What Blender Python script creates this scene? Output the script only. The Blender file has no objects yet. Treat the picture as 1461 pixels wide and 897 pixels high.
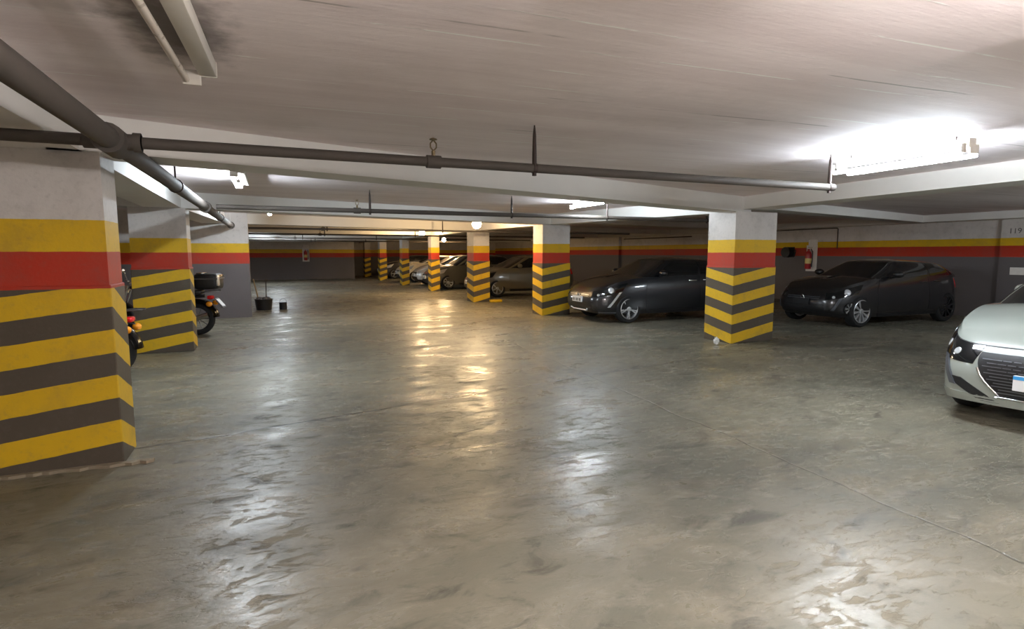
import bpy, bmesh, math, random
from mathutils import Vector, Matrix
random.seed(7)
PI = math.pi
C = bpy.context.scene.collection
SC = bpy.context.scene

# ------------------------------------------------------------------ materials
def srgb(r, g, b):
    f = lambda c: (c/255/12.92) if c/255 <= .04045 else ((c/255+.055)/1.055)**2.4
    return (f(r), f(g), f(b), 1)

class NT:
    def __init__(s, name):
        s.m = bpy.data.materials.new(name); s.m.use_nodes = True
        s.t = s.m.node_tree; s.n = s.t.nodes; s.n.clear()
        s.out = s.n.new('ShaderNodeOutputMaterial')
        s.b = s.n.new('ShaderNodeBsdfPrincipled')
        s.t.links.new(s.b.outputs[0], s.out.inputs[0])
    def node(s, ty, **kw):
        nd = s.n.new(ty)
        for k, v in kw.items(): setattr(nd, k, v)
        return nd
    def link(s, a, b): s.t.links.new(a, b)
    def inp(s, nd, k, v):
        if isinstance(v, bpy.types.NodeSocket): s.link(v, nd.inputs[k])
        else: nd.inputs[k].default_value = v
    def math(s, op, a, b=0.0, c=0.0, clamp=False):
        nd = s.node('ShaderNodeMath', operation=op, use_clamp=clamp)
        s.inp(nd, 0, a); s.inp(nd, 1, b); s.inp(nd, 2, c)
        return nd.outputs[0]
    def mix(s, fac, a, b, blend='MIX'):
        nd = s.node('ShaderNodeMix', data_type='RGBA', blend_type=blend)
        s.inp(nd, 0, fac); s.inp(nd, 6, a); s.inp(nd, 7, b)
        return nd.outputs[2]
    def coord(s, which='Object'):
        return s.node('ShaderNodeTexCoord').outputs[which]
    def mapping(s, v, scale=(1,1,1), rot=(0,0,0), loc=(0,0,0)):
        nd = s.node('ShaderNodeMapping'); s.link(v, nd.inputs[0])
        nd.inputs['Scale'].default_value = scale; nd.inputs['Rotation'].default_value = rot; nd.inputs['Location'].default_value = loc
        return nd.outputs[0]
    def noise(s, v, scale, detail=4, rough=.55, dist=0):
        nd = s.node('ShaderNodeTexNoise'); s.link(v, nd.inputs['Vector'])
        nd.inputs['Scale'].default_value = scale; nd.inputs['Detail'].default_value = detail
        nd.inputs['Roughness'].default_value = rough; nd.inputs['Distortion'].default_value = dist
        return nd.outputs['Fac']
    def ramp(s, f, lo, hi, a=0.0, b=1.0):
        nd = s.node('ShaderNodeMapRange'); nd.interpolation_type = 'SMOOTHSTEP'
        s.inp(nd, 0, f); s.inp(nd, 1, lo); s.inp(nd, 2, hi); s.inp(nd, 3, a); s.inp(nd, 4, b)
        return nd.outputs[0]
    def bump(s, h, strength, dist):
        nd = s.node('ShaderNodeBump'); nd.inputs['Strength'].default_value = strength; nd.inputs['Distance'].default_value = dist
        s.link(h, nd.inputs['Height']); s.link(nd.outputs[0], s.b.inputs['Normal'])
    def set(s, k, v): s.inp(s.b, k, v)

def simple(name, col, rough=.5, metal=0.0, coat=0.0, var=.12, scale=14, spec=None):
    n = NT(name); f = n.noise(n.coord(), scale)
    dark = tuple(c*(1-var) for c in col[:3]) + (1,)
    lite = tuple(min(1, c*(1+var)) for c in col[:3]) + (1,)
    n.set('Base Color', n.mix(f, dark, lite)); n.set('Roughness', n.ramp(f, .2, .8, max(0.02, rough-min(.05, var)), min(1, rough+min(.05, var))))
    n.set('Metallic', metal); n.set('Coat Weight', coat); n.set('Coat Roughness', .05)
    if spec is not None: n.set('Specular IOR Level', spec)
    return n.m

def emitter(name, col, strength):
    n = NT(name); n.set('Base Color', (.9, .9, .9, 1)); n.set('Emission Color', col)
    f = n.noise(n.coord(), 3.0); n.set('Emission Strength', n.ramp(f, 0, 1, strength*.97, strength*1.03))
    return n.m

WHITE = srgb(208, 202, 197); YEL = srgb(214, 172, 14); RED = srgb(176, 44, 16); BRN = srgb(76, 67, 54); GREY = srgb(96, 90, 90)

def dirt(n, co, col, amt=.18, scale=3):
    f = n.noise(co, scale, 6, .65)
    g = n.noise(co, scale*9, 4, .6)
    f2 = n.math('MULTIPLY', n.ramp(f, .45, .75), amt); f3 = n.math('MULTIPLY', n.ramp(g, .5, .75), amt*.6)
    d = n.mix(f2, col, (.10, .085, .07, 1)); return n.mix(f3, d, (.13, .11, .09, 1))

def pillar_mat(name, sx, sy, off, per=.333, z_red=1.30, z_yel=1.56, z_top=1.78, ztopstripe=1.2):
    n = NT(name); co = n.coord(); sep = n.node('ShaderNodeSeparateXYZ'); n.link(co, sep.inputs[0])
    x, y, z = sep.outputs
    wob = n.math('MULTIPLY', n.math('SUBTRACT', n.noise(co, 7, 3), .5), .012)
    zz = n.math('ADD', z, wob)
    v = n.math('SUBTRACT', n.math('SUBTRACT', zz, n.math('MULTIPLY', x, sx)), n.math('MULTIPLY', y, sy))
    fr = n.math('FRACT', n.math('DIVIDE', n.math('ADD', v, 20*per+off), per))
    yel = n.math('LESS_THAN', fr, .505)
    yel = n.math('MULTIPLY', yel, n.math('LESS_THAN', v, ztopstripe))
    c = n.mix(yel, BRN, YEL)
    c = n.mix(n.math('GREATER_THAN', zz, z_red), c, RED)
    c = n.mix(n.math('GREATER_THAN', zz, z_yel), c, YEL)
    c = n.mix(n.math('GREATER_THAN', zz, z_top), c, WHITE)
    n.set('Base Color', dirt(n, co, c, .28, 2.6)); n.set('Roughness', .62)
    h = n.noise(co, 45, 4); n.bump(h, .25, .006)
    return n.m

def wall_mat(name, z_red, z_yel, z_top, off=0):
    n = NT(name); co = n.coord(); sep = n.node('ShaderNodeSeparateXYZ'); n.link(co, sep.inputs[0])
    zz = n.math('ADD', sep.outputs[2], n.math('MULTIPLY', n.math('SUBTRACT', n.noise(co, 4, 3), .5), .014))
    c = n.mix(n.math('GREATER_THAN', zz, z_red), GREY, RED)
    c = n.mix(n.math('GREATER_THAN', zz, z_yel), c, YEL)
    c = n.mix(n.math('GREATER_THAN', zz, z_top), c, WHITE)
    n.set('Base Color', dirt(n, co, c, .3, 1.3)); n.set('Roughness', .6)
    n.bump(n.noise(co, 30, 5), .25, .006)
    return n.m

def ceiling_mat(name, stains=()):
    n = NT(name); co = n.coord()
    st = n.mapping(co, scale=(.22, 2.2, 2.2), rot=(0, 0, math.radians(3)))
    a = n.noise(st, 1.6, 6, .6); b = n.noise(co, .7, 5, .6)
    c = n.mix(n.ramp(a, .3, .7), srgb(230, 217, 217), srgb(244, 233, 233))
    c = n.mix(n.math('MULTIPLY', n.ramp(b, .5, .75), .35), c, srgb(200, 188, 183))
    # board joints left by the formwork: thin lines across the aisle
    w = n.mapping(co, rot=(0, 0, math.radians(3)))
    sep = n.node('ShaderNodeSeparateXYZ'); n.link(w, sep.inputs[0])
    yy = n.math('ADD', sep.outputs[1], n.math('MULTIPLY', n.noise(n.mapping(co, scale=(.6, .6, .6)), 1.5, 2), .05))
    fr = n.math('FRACT', n.math('DIVIDE', n.math('ADD', yy, 50.0), .31))
    line = n.math('LESS_THAN', n.math('ABSOLUTE', n.math('SUBTRACT', fr, .5)), .022)
    brk = n.ramp(n.noise(n.mapping(co, scale=(.55, 3.2, 1)), 1.7, 5, .7), .5, .6)
    line = n.math('MULTIPLY', line, brk)
    c = n.mix(n.math('MULTIPLY', line, .8), c, srgb(255, 255, 252))
    fr2 = n.math('FRACT', n.math('DIVIDE', n.math('ADD', yy, 50.13), .93))
    l2 = n.math('MULTIPLY', n.math('LESS_THAN', n.math('ABSOLUTE', n.math('SUBTRACT', fr2, .5)), .008), n.ramp(n.noise(n.mapping(co, scale=(.4, 2, 1), loc=(5, 2, 0)), 1.9, 4, .6), .52, .6))
    c = n.mix(n.math('MULTIPLY', l2, .5), c, srgb(96, 88, 80))
    for (sx, sy, rx, ry, amt) in stains:
        d = n.node('ShaderNodeVectorMath', operation='LENGTH')
        mp = n.mapping(co, scale=(1/rx, 1/ry, 0), loc=(-sx/rx, -sy/ry, 0)); n.link(mp, d.inputs[0])
        dd = n.math('ADD', d.outputs['Value'], n.math('MULTIPLY', n.math('SUBTRACT', n.noise(co, 9, 5), .5), .9))
        c = n.mix(n.math('MULTIPLY', n.ramp(dd, .35, 1.15, 1, 0), amt), c, srgb(58, 48, 40))
    n.set('Base Color', c); n.set('Roughness', .75)
    h = n.math('ADD', n.noise(n.mapping(co, scale=(3, 14, 1)), 2.2, 5), n.math('MULTIPLY', line, .6))
    n.bump(h, .35, .01)
    return n.m

def floor_mat():
    n = NT('polished_concrete'); co = n.coord()
    big = n.noise(co, .42, 5, .6, .4); med = n.noise(n.mapping(co, scale=(.7, 1.5, 1), rot=(0, 0, .2)), 1.5, 7, .66, .5)
    fine = n.noise(co, 34, 5, .7)
    c = n.mix(n.ramp(big, .3, .7), srgb(98, 98, 86), srgb(130, 125, 108))
    c = n.mix(n.math('MULTIPLY', n.ramp(med, .42, .68), .5), c, srgb(164, 158, 141))
    stain = n.ramp(n.noise(n.mapping(co, scale=(1, 1.3, 1), loc=(3, 7, 0)), 1.15, 6, .68, .3), .54, .70)
    c = n.mix(n.math('MULTIPLY', stain, .6), c, srgb(62, 59, 51))
    c = n.mix(n.math('MULTIPLY', n.ramp(fine, .5, .8), .22), c, srgb(86, 82, 72))
    smudge = n.ramp(n.noise(n.mapping(co, scale=(1, 1.7, 1), rot=(0, 0, -.35), loc=(11, 4, 0)), 2.6, 7, .62, .8), .53, .70)
    c = n.mix(n.math('MULTIPLY', smudge, .7), c, srgb(58, 54, 45))
    worn = n.ramp(n.noise(n.mapping(co, scale=(1, 1.4, 1), loc=(2, 9, 0)), 1.7, 6, .7, .4), .55, .72)
    c = n.mix(n.math('MULTIPLY', worn, .4), c, srgb(176, 170, 154))
    # day joints of the slab: one from the near pillar towards the wide one, one along the aisle
    sep = n.node('ShaderNodeSeparateXYZ'); n.link(co, sep.inputs[0]); X, Y, Z = sep.outputs
    wig = n.math('MULTIPLY', n.math('SUBTRACT', n.noise(co, 1.3, 5, .6), .5), .16)
    def joint(a, b, cst, wd):      # |a x + b y - c| < wd
        d = n.math('ABSOLUTE', n.math('ADD', n.math('SUBTRACT', n.math('ADD', n.math('MULTIPLY', X, a), n.math('MULTIPLY', Y, b)), cst), wig))
        return n.ramp(d, wd*.4, wd, 1, 0)
    crack = n.math('MAXIMUM', joint(-.2, 1, 5.40, .022), n.math('MULTIPLY', joint(-.22, 1, 10.9, .02), .8))
    crack = n.math('MAXIMUM', crack, n.math('MULTIPLY', joint(1, -.05, 3.35, .012), .8))
    crack = n.math('MULTIPLY', crack, n.ramp(n.noise(co, 1.1, 4), .25, .45))
    c = n.mix(n.math('MULTIPLY', crack, .7), c, srgb(40, 37, 31))
    n.set('Base Color', c)
    pit = n.ramp(n.noise(n.mapping(co, scale=(1, 2.2, 1)), 6.0, 6, .72, .6), .53, .60)
    r = n.ramp(med, .38, .64, .44, .235)
    r = n.math('ADD', r, n.math('MULTIPLY', pit, .24)); r = n.math('ADD', r, n.math('MULTIPLY', smudge, .14))
    n.set('Roughness', r); n.set('Specular IOR Level', .62)
    h = n.math('MULTIPLY', n.noise(n.mapping(co, scale=(1, 1.8, 1)), 12, 6, .62), .6)
    h = n.math('ADD', h, n.math('MULTIPLY', pit, -.30))
    h = n.math('ADD', h, n.math('MULTIPLY', n.noise(co, 60, 3), .10))
    h = n.math('SUBTRACT', h, n.math('MULTIPLY', crack, .8))
    n.bump(h, .6, .007)
    return n.m

M = {}
M['floor'] = floor_mat()
M['ceil'] = ceiling_mat('limewashed_ceiling', stains=((-.34, 2.85, .26, .62, .8), (-.8, 2.6, .5, .3, .25), (2.5, 3.2, 1.2, .5, .12)))
M['beam'] = simple('beam_paint', srgb(222, 219, 214), .7, var=.06, scale=3)
M['wall_far'] = wall_mat('wall_paint_far', 1.30, 1.56, 1.78)
M['wall_right'] = wall_mat('wall_paint_right', 1.46, 1.72, 1.90)
M['pipe'] = simple('pipe_paint', srgb(76, 69, 63), .7, .0, var=.2, scale=8)
M['pipe_dark'] = simple('hanger_iron', srgb(58, 46, 42), .6, .3, var=.25)
M['brass'] = simple('sprinkler_brass', srgb(120, 104, 78), .4, .7)
M['housing'] = simple('lamp_housing', srgb(196, 190, 180), .5, var=.1)
M['housing_dark'] = simple('lamp_endcap', srgb(70, 74, 80), .5)
M['tube_off'] = simple('lamp_glass_unlit', srgb(190, 180, 168), .3, var=.08)
M['black_plastic'] = simple('black_plastic', srgb(26, 26, 28), .45)
M['rubber'] = simple('tyre_rubber', srgb(22, 22, 23), .8)
M['glass'] = simple('tinted_glass', srgb(14, 17, 20), .06, 0, .6)
M['chrome'] = simple('chrome', srgb(225, 226, 228), .12, 1.0, var=.03)
M['alloy'] = simple('alloy_silver', srgb(206, 208, 210), .3, .75, var=.04)
M['alloy_grey'] = simple('alloy_grey', srgb(130, 132, 138), .35, .8, var=.05)
M['lens'] = simple('headlamp_lens', srgb(222, 226, 230), .1, .5, .8, var=.05)
M['plate'] = simple('plate_white', srgb(228, 230, 232), .4, var=.03)
M['plate_blue'] = simple('plate_blue', srgb(60, 150, 215), .4, var=.03)
M['ink'] = simple('plate_ink', srgb(20, 22, 26), .5)
M['faded_ink'] = simple('faded_stencil', srgb(92, 88, 84), .7)
M['amber'] = simple('amber_lens', srgb(240, 150, 20), .15, 0, .5)
M['redlens'] = simple('red_lens', srgb(220, 24, 30), .15, 0, .5)
M['ext_red'] = simple('extinguisher_red', srgb(170, 30, 34), .35, 0, .3)
M['sign_white'] = simple('sign_white', srgb(225, 220, 214), .5)
M['sign_yellow'] = simple('sign_cream', srgb(230, 205, 130), .5)
M['steel'] = simple('engine_metal', srgb(120, 120, 122), .35, .8)
M['black_gloss'] = simple('black_gloss', srgb(14, 15, 17), .18, 0, .7)
M['wood'] = simple('stick_wood', srgb(150, 126, 92), .7)
M['mortar'] = simple('pale_mortar', srgb(140, 128, 108), .8, var=.25)
M['paper'] = simple('white_litter', srgb(232, 232, 230), .7)
M['yellow_paint'] = simple('yellow_paint', YEL, .6)
def carpaint(name, col, metal=.0, rough=.3): return simple(name, col, rough, metal, 1.0, var=.004, scale=2)

# ------------------------------------------------------------------ mesh helpers
def obj(name, bm, mat, parent=None, smooth=None, label=None, loc=None):
    me = bpy.data.meshes.new(name); bmesh.ops.recalc_face_normals(bm, faces=bm.faces[:]); bm.to_mesh(me); bm.free()
    mats = mat if isinstance(mat, (list, tuple)) else [mat]
    for m in mats: me.materials.append(m)
    o = bpy.data.objects.new(name, me); C.objects.link(o)
    if smooth is not None:
        me.shade_smooth(); me.set_sharp_from_angle(angle=math.radians(smooth))
    if parent: o.parent = parent
    if label: o['label'] = label
    if loc: o.location = loc
    return o
def thing(name, label, cat, loc=(0, 0, 0), rotz=0, group=None):
    o = bpy.data.objects.new(name, None); C.objects.link(o); o.empty_display_size = .2
    o.location = loc; o.rotation_euler = (0, 0, rotz); tag(o, label, cat, group); return o
def tag(o, label, cat, group=None):
    o['label'] = label; o['category'] = cat; o['kind'] = 'thing'
    if group: o['group'] = group
    return o
def struct(name, bm, mat, smooth=None):
    o = obj(name, bm, mat, None, smooth); o['kind'] = 'structure'; return o
def B(): return bmesh.new()
def box(bm, x0, x1, y0, y1, z0, z1, bev=0, mi=0):
    vs = [bm.verts.new((x, y, z)) for x in (x0, x1) for y in (y0, y1) for z in (z0, z1)]
    fs = [bm.faces.new([vs[i] for i in f]) for f in ((0,1,3,2),(4,6,7,5),(0,4,5,1),(2,3,7,6),(0,2,6,4),(1,5,7,3))]
    for f in fs: f.material_index = mi
    if bev:
        es = list({e for f in fs for e in f.edges})
        bmesh.ops.bevel(bm, geom=es, offset=bev, segments=2, affect='EDGES', profile=.5)
    return bm
def tube(bm, pts, r, n=10, mi=0, cap=True):
    pts = [Vector(p) for p in pts]; rs = r if isinstance(r, (list, tuple)) else [r]*len(pts)
    rings = []; up = None
    for i, p in enumerate(pts):
        d = (pts[min(i+1, len(pts)-1)] - pts[max(i-1, 0)]).normalized()
        if up is None: up = Vector((0, 0, 1)) if abs(d.z) < .9 else Vector((1, 0, 0))
        a = d.cross(up).normalized(); b = a.cross(d).normalized(); up = b
        rings.append([bm.verts.new(p + rs[i]*(math.cos(2*PI*k/n)*a + math.sin(2*PI*k/n)*b)) for k in range(n)])
    for A, Bq in zip(rings, rings[1:]):
        for k in range(n):
            f = bm.faces.new((A[k], A[(k+1) % n], Bq[(k+1) % n], Bq[k])); f.material_index = mi
    if cap:
        bm.faces.new(rings[0][::-1]).material_index = mi; bm.faces.new(rings[-1]).material_index = mi
    return bm
def lathe(bm, prof, n=24, axis='Z', off=(0, 0, 0), mi=0, closed=False):
    off = Vector(off); rings = []
    def P(r, h, a):
        c, s = r*math.cos(a), r*math.sin(a)
        return off + Vector({'Z': (c, s, h), 'Y': (c, h, s), 'X': (h, c, s)}[axis])
    for (r, h) in prof:
        rings.append([bm.verts.new(P(max(r, 1e-4), h, 2*PI*k/n)) for k in range(n)])
    prs = list(zip(rings, rings[1:])) + ([(rings[-1], rings[0])] if closed else [])
    for A, Bq in prs:
        for k in range(n):
            bm.faces.new((A[k], A[(k+1) % n], Bq[(k+1) % n], Bq[k])).material_index = mi
    if not closed:
        bm.faces.new(rings[0][::-1]).material_index = mi; bm.faces.new(rings[-1]).material_index = mi
    return bm
def prism(bm, pts, z0, z1, mi=0):
    lo = [bm.verts.new((x, y, z0)) for x, y in pts]; hi = [bm.verts.new((x, y, z1)) for x, y in pts]; n = len(pts)
    bm.faces.new(lo[::-1]).material_index = mi; bm.faces.new(hi).material_index = mi
    for i in range(n): bm.faces.new((lo[i], lo[(i+1) % n], hi[(i+1) % n], hi[i])).material_index = mi
    return bm
def ellipsoid(bm, c, rx, ry, rz, u=16, v=10, mi=0):
    r = bmesh.ops.create_uvsphere(bm, u_segments=u, v_segments=v, radius=1)
    for w in r['verts']: w.co = Vector((c[0]+w.co.x*rx, c[1]+w.co.y*ry, c[2]+w.co.z*rz))
    for f in bm.faces:
        if any(w in f.verts for w in r['verts'][:1]): pass
    return bm
def interp(tab, x):
    if x <= tab[0][0]: return tab[0][1]
    if x >= tab[-1][0]: return tab[-1][1]
    for i in range(len(tab)-1):
        (x0, y0), (x1, y1) = tab[i], tab[i+1]
        if x <= x1:
            def sl(j):
                if j <= 0: return (tab[1][1]-tab[0][1])/(tab[1][0]-tab[0][0])
                if j >= len(tab)-1: return (tab[-1][1]-tab[-2][1])/(tab[-1][0]-tab[-2][0])
                a = (tab[j][1]-tab[j-1][1])/(tab[j][0]-tab[j-1][0]); b = (tab[j+1][1]-tab[j][1])/(tab[j+1][0]-tab[j][0])
                return 0 if a*b <= 0 else 2*a*b/(a+b)
            h = x1-x0; s = (x-x0)/h
            return (2*s**3-3*s**2+1)*y0 + (s**3-2*s**2+s)*h*sl(i) + (-2*s**3+3*s**2)*y1 + (s**3-s**2)*h*sl(i+1)

# ------------------------------------------------------------------ the room
H_CEIL, H_BEAM = 2.5, 2.25
struct('floor', box(B(), -7, 16.3, -8, 41, -.2, 0), M['floor'])
struct('ceiling', box(B(), -7, 16.3, -8, 41, H_CEIL, H_CEIL+.1), M['ceil'])
struct('wall_left', box(B(), -6.8, -6.5, -7.5, 40.7, 0, H_CEIL), M['wall_far'])
struct('wall_right', box(B(), 15.8, 16.1, -7.5, 40.7, 0, H_CEIL), M['wall_right'])
struct('wall_far', box(B(), -6.5, 4.75, 36.0, 36.3, 0, H_CEIL), M['wall_far'])
struct('wall_far_return', box(B(), 4.45, 4.75, 36.3, 40.5, 0, H_CEIL), M['wall_far'])
struct('wall_far_recess', box(B(), 4.75, 15.8, 40.5, 40.8, 0, H_CEIL), M['wall_far'])
b = box(B(), -6.5, -2.0, -7.5, -7.2, 0, H_CEIL); box(b, 5.0, 15.8, -7.5, -7.2, 0, H_CEIL); box(b, -2.0, 5.0, -7.5, -7.2, 2.2, H_CEIL)
struct('wall_back', b, M['wall_far'])   # unseen opening added so world light comes in from behind
struct('wall_partition', box(B(), -6.5, -.47, 15.1, 15.4, 0, H_CEIL), M['wall_far'])
struct('trim_1', box(B(), 15.68, 15.8, 6.9, 7.8, 0, H_CEIL), M['wall_right'])       # flat pier on the right wall
struct('trim_2', box(B(), 15.68, 15.8, 23.6, 24.1, 0, H_CEIL), M['wall_right'])
struct('trim_3', box(B(), 15.3, 15.8, -7.2, 40.5, 2.33, H_CEIL), M['beam'])           # dropped edge along the right wall

def beam(p, q, w, zb=H_BEAM):
    p, q = Vector((*p, 0)), Vector((*q, 0)); d = (q-p).normalized(); nrm = Vector((-d.y, d.x, 0))*(w/2)
    pts = [((p-nrm).x, (p-nrm).y), ((q-nrm).x, (q-nrm).y), ((q+nrm).x, (q+nrm).y), ((p+nrm).x, (p+nrm).y)]
    return struct('ceiling_beam', prism(B(), pts, zb, H_CEIL), M['beam'])
# across the aisle
beam((-1.4, 4.95), (7.6, 7.70), .42)
beam((-1.5, 10.4), (6.6, 12.85), .42)
beam((-.9, 15.3), (6.2, 17.3), .42)
beam((-6.4, 19.9), (6.2, 22.9), .42)
beam((-6.4, 25.0), (6.0, 27.5), .42)
beam((-6.4, 30.5), (5.9, 32.8), .42)
# along the two rows of pillars
beam((-1.30, -7.1), (-1.42, 4.9), .5); beam((-1.42, 4.9), (-1.5, 10.3), .5); beam((-1.5, 10.3), (-1.2, 15.1), .5)
beam((6.55, -7.1), (7.68, 7.6), .5, 2.29); beam((7.5, 7.8), (6.5, 12.9), .4); beam((6.5, 12.9), (6.15, 17.2), .4)
beam((6.15, 17.2), (6.2, 22.9), .32); beam((6.2, 22.9), (6.0, 27.5), .3); beam((6.0, 27.5), (5.9, 32.8), .3); beam((5.9, 32.8), (5.8, 40.4), .3)
# out to the side walls
beam((7.9, 7.75), (15.6, 9.6), .4, 2.33); beam((6.8, 12.9), (15.6, 15.0), .4, 2.33); beam((-6.4, 5.055), (-1.075, 5.055), .386); beam((-6.4, 9.2), (-1.7, 10.4), .4)
beam((6.4, 17.3), (15.6, 19.5), .36, 2.33); beam((6.4, 23), (15.6, 25.2), .36, 2.33); beam((6.2, 27.6), (15.6, 29.8), .36, 2.33)

# ------------------------------------------------------------------ pillars
PILLARS = [  # x0 x1 y0 y1 corner(x,y) sx sy off topstripe label
    (-1.92, -1.07, 4.86, 5.25, (-1.07, 4.86), .135, -.45, -.164, 1.36, 'nearest pillar, with wide yellow and brown chevrons, under the thick pipe elbow tee'),
    (-1.95, -1.19, 10.2, 10.66, (-1.19, 10.2), .185, -.35, -.148, 1.34, 'chevron pillar standing in front of the parked motorcycle with the top case'),
    (7.24, 8.18, 7.41, 8.05, (7.24, 7.41), .185, .20, 0, 1.2, 'wide chevron pillar between the black hatchback and the white hatchback, white litter at its foot'),
    (6.19, 6.95, 12.65, 13.2, (6.19, 12.65), .19, .19, 0, 1.2, 'chevron pillar right behind the nose of the black hatchback'),
    (5.89, 6.42, 16.97, 17.6, (5.89, 16.97), .25, .19, 0, 1.2, 'chevron pillar under the brightest warm bulb, in front of the beige hatchback'),
    (6.03, 6.37, 22.6, 23.1, (6.03, 22.6), .3, .19, 0, 1.2, 'slim chevron pillar between the silver car and the dark grey car'),
    (5.83, 6.15, 27.2, 27.8, (5.83, 27.2), .3, .19, 0, 1.2, 'dim chevron pillar between the silver car and the cream car'),
    (5.71, 6.09, 32.6, 33.2, (5.71, 32.6), .3, .19, 0, 1.2, 'small far chevron pillar between the cream car and the farthest car'),
    (5.62, 5.98, 37.6, 38.1, (5.62, 37.6), .3, .19, 0, 1.2, 'farthest small pillar, just before the end wall recess'),
]
for (x0, x1, y0, y1, (cx, cy), sx, sy, off, ts, lab) in PILLARS:
    m = pillar_mat('pillar_paint', sx, sy, off, ztopstripe=ts)
    t = thing('concrete_pillar', lab, 'pillar', (cx, cy, 0))
    # the lower, chevron-painted plaster jacket stands a little proud of the shaft
    g = .012
    obj('shaft', box(B(), x0-cx, x1-cx, y0-cy, y1-cy, 1.325, H_BEAM-.0006), m, t)
    if cx < -1 and y0 < 6:
        bm = B(); pts = [(-1.0-cx-.9+.045*k, -g-.03-.035*random.random()) for k in range(24)]
        prism(bm, [(pts[0][0], -.001-g)]+pts+[(pts[-1][0], -.001-g)], 0, .022)
        obj('mortar_fillet', bm, M['mortar'], t)
    obj('chevron_jacket', box(B(), x0-cx-g, x1-cx+g, y0-cy-g, y1-cy+g, 0, 1.325, .008), m, t)

# ------------------------------------------------------------------ sprinkler pipes
ZP = 2.185
mp = thing('water_pipe', 'thick grey pipe running along the aisle under the ceiling above the left pillars', 'pipe', (-.80, 0, ZP))
obj('pipe_run', tube(B(), [(0, -7, 0), (0, 15.05, 0)], .058, 16), M['pipe'], mp, 40)
def coupling(y, parent, r=.078, w=.09):
    obj('coupling', lathe(B(), [(r*.8, -w), (r, -w), (r, w), (r*.8, w)], 16, 'Y', (0, y, 0)), M['pipe'], parent, 40)
b = lathe(B(), [(.06, -.13), (.082, -.13), (.082, .13), (.06, .13)], 16, 'Y', (0, 3.95, 0)); tube(b, [(-.14, 3.95, 0), (.14, 3.95, 0)], .046, 14); tube(b, [(.10, 3.95, 0), (.14, 3.95, 0)], .055, 14)
obj('tee_fitting', b, M['pipe'], mp, 40)
for y in (8.98, 14.6): coupling(y, mp)
for y in (1.2, 6.3, 11.5): 
    b = tube(B(), [(0, y, .05), (0, y, H_CEIL-ZP)], .008, 8); lathe(b, [(.06, -.015), (.068, -.015), (.068, .015), (.06, .015)], 14, 'Y', (0, y, 0))
    obj('hanger_rod', b, M['pipe_dark'], mp, 40)
def sprinkler(x, parent, big=1.0):
    b = lathe(B(), [(.03, -.05), (.045, -.05), (.045, .05), (.03, .05)], 12, 'X', (x, 0, 0))
    obj('pipe_tee', b, M['pipe'], parent, 40)
    b = tube(B(), [(x, 0, .03), (x, 0, .075)], .014, 10)
    for s in (-1, 1):
        tube(b, [(x, 0, .075), (x+s*.021*big, 0, .098), (x+s*.021*big, 0, .125), (x, 0, .15)], .0055, 6)
    lathe(b, [(.006, .145), (.027*big, .150), (.027*big, .156), (.006, .165)], 14, 'Z', (x, 0, 0))
    obj('sprinkler_head', b, M['brass'], parent, 40)
def hanger(x, parent, r=.027):
    top = H_CEIL - ZP
    b = tube(B(), [(x, 0, -.055), (x, 0, .10), (x, 0, top-.07), (x, 0, top)], [.017, .017, .013, .005], 10)
    lathe(b, [(r+.004, -.014), (r+.012, -.014), (r+.012, .014), (r+.004, .014)], 12, 'X', (x, 0, 0))
    obj('hanger_rod', b, M['pipe_dark'], parent, 40)
def branch(name_label, y, xa, xb, tees, hangs, r=.027, gap=True):
    t = thing('sprinkler_pipe', name_label, 'pipe', (0, y, ZP))
    if gap:
        obj('pipe_run', tube(B(), [(xa, 0, 0), (-.945, 0, 0)], r*1.25, 12), M['pipe'], t, 40) if xa < -1.1 else None
        obj('pipe_run', tube(B(), [(-.655, 0, 0), (xb, 0, 0)], r*1.25, 12), M['pipe'], t, 40)
    else: obj('pipe_run', tube(B(), [(xa, 0, 0), (xb, 0, 0)], r, 12), M['pipe'], t, 40)
    for x in tees: sprinkler(x, t)
    for x in hangs: hanger(x, t)
    return t
branch('nearest cross pipe, just before the first beam, with one sprinkler and one rod hanger', 3.95, -6.4, 5.08, (1.08,), (1.86, 5.02))
branch('second cross pipe, over the aisle near the black hatchback', 8.85, -.655, 9.0, (1.23,), (1.42, 3.75, 5.62, 7.9))
branch('third cross pipe, level with the far end of the partition wall', 15.95, -6.3, 11.0, (1.32,), (1.42, 4.6), gap=False)
branch('fourth cross pipe counted from the nearest', 20.6, -6.3, 12.0, (1.6,), (1.75, 4.9), gap=False)
branch('fifth cross pipe, over the silver car', 25.9, -6.3, 12.0, (1.0, ), (1.3, 4.4), gap=False)
branch('sixth and farthest cross pipe, over the cream car', 31.6, -6.3, 12.0, (2.0,), (2.2, 4.8), gap=False)

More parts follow.
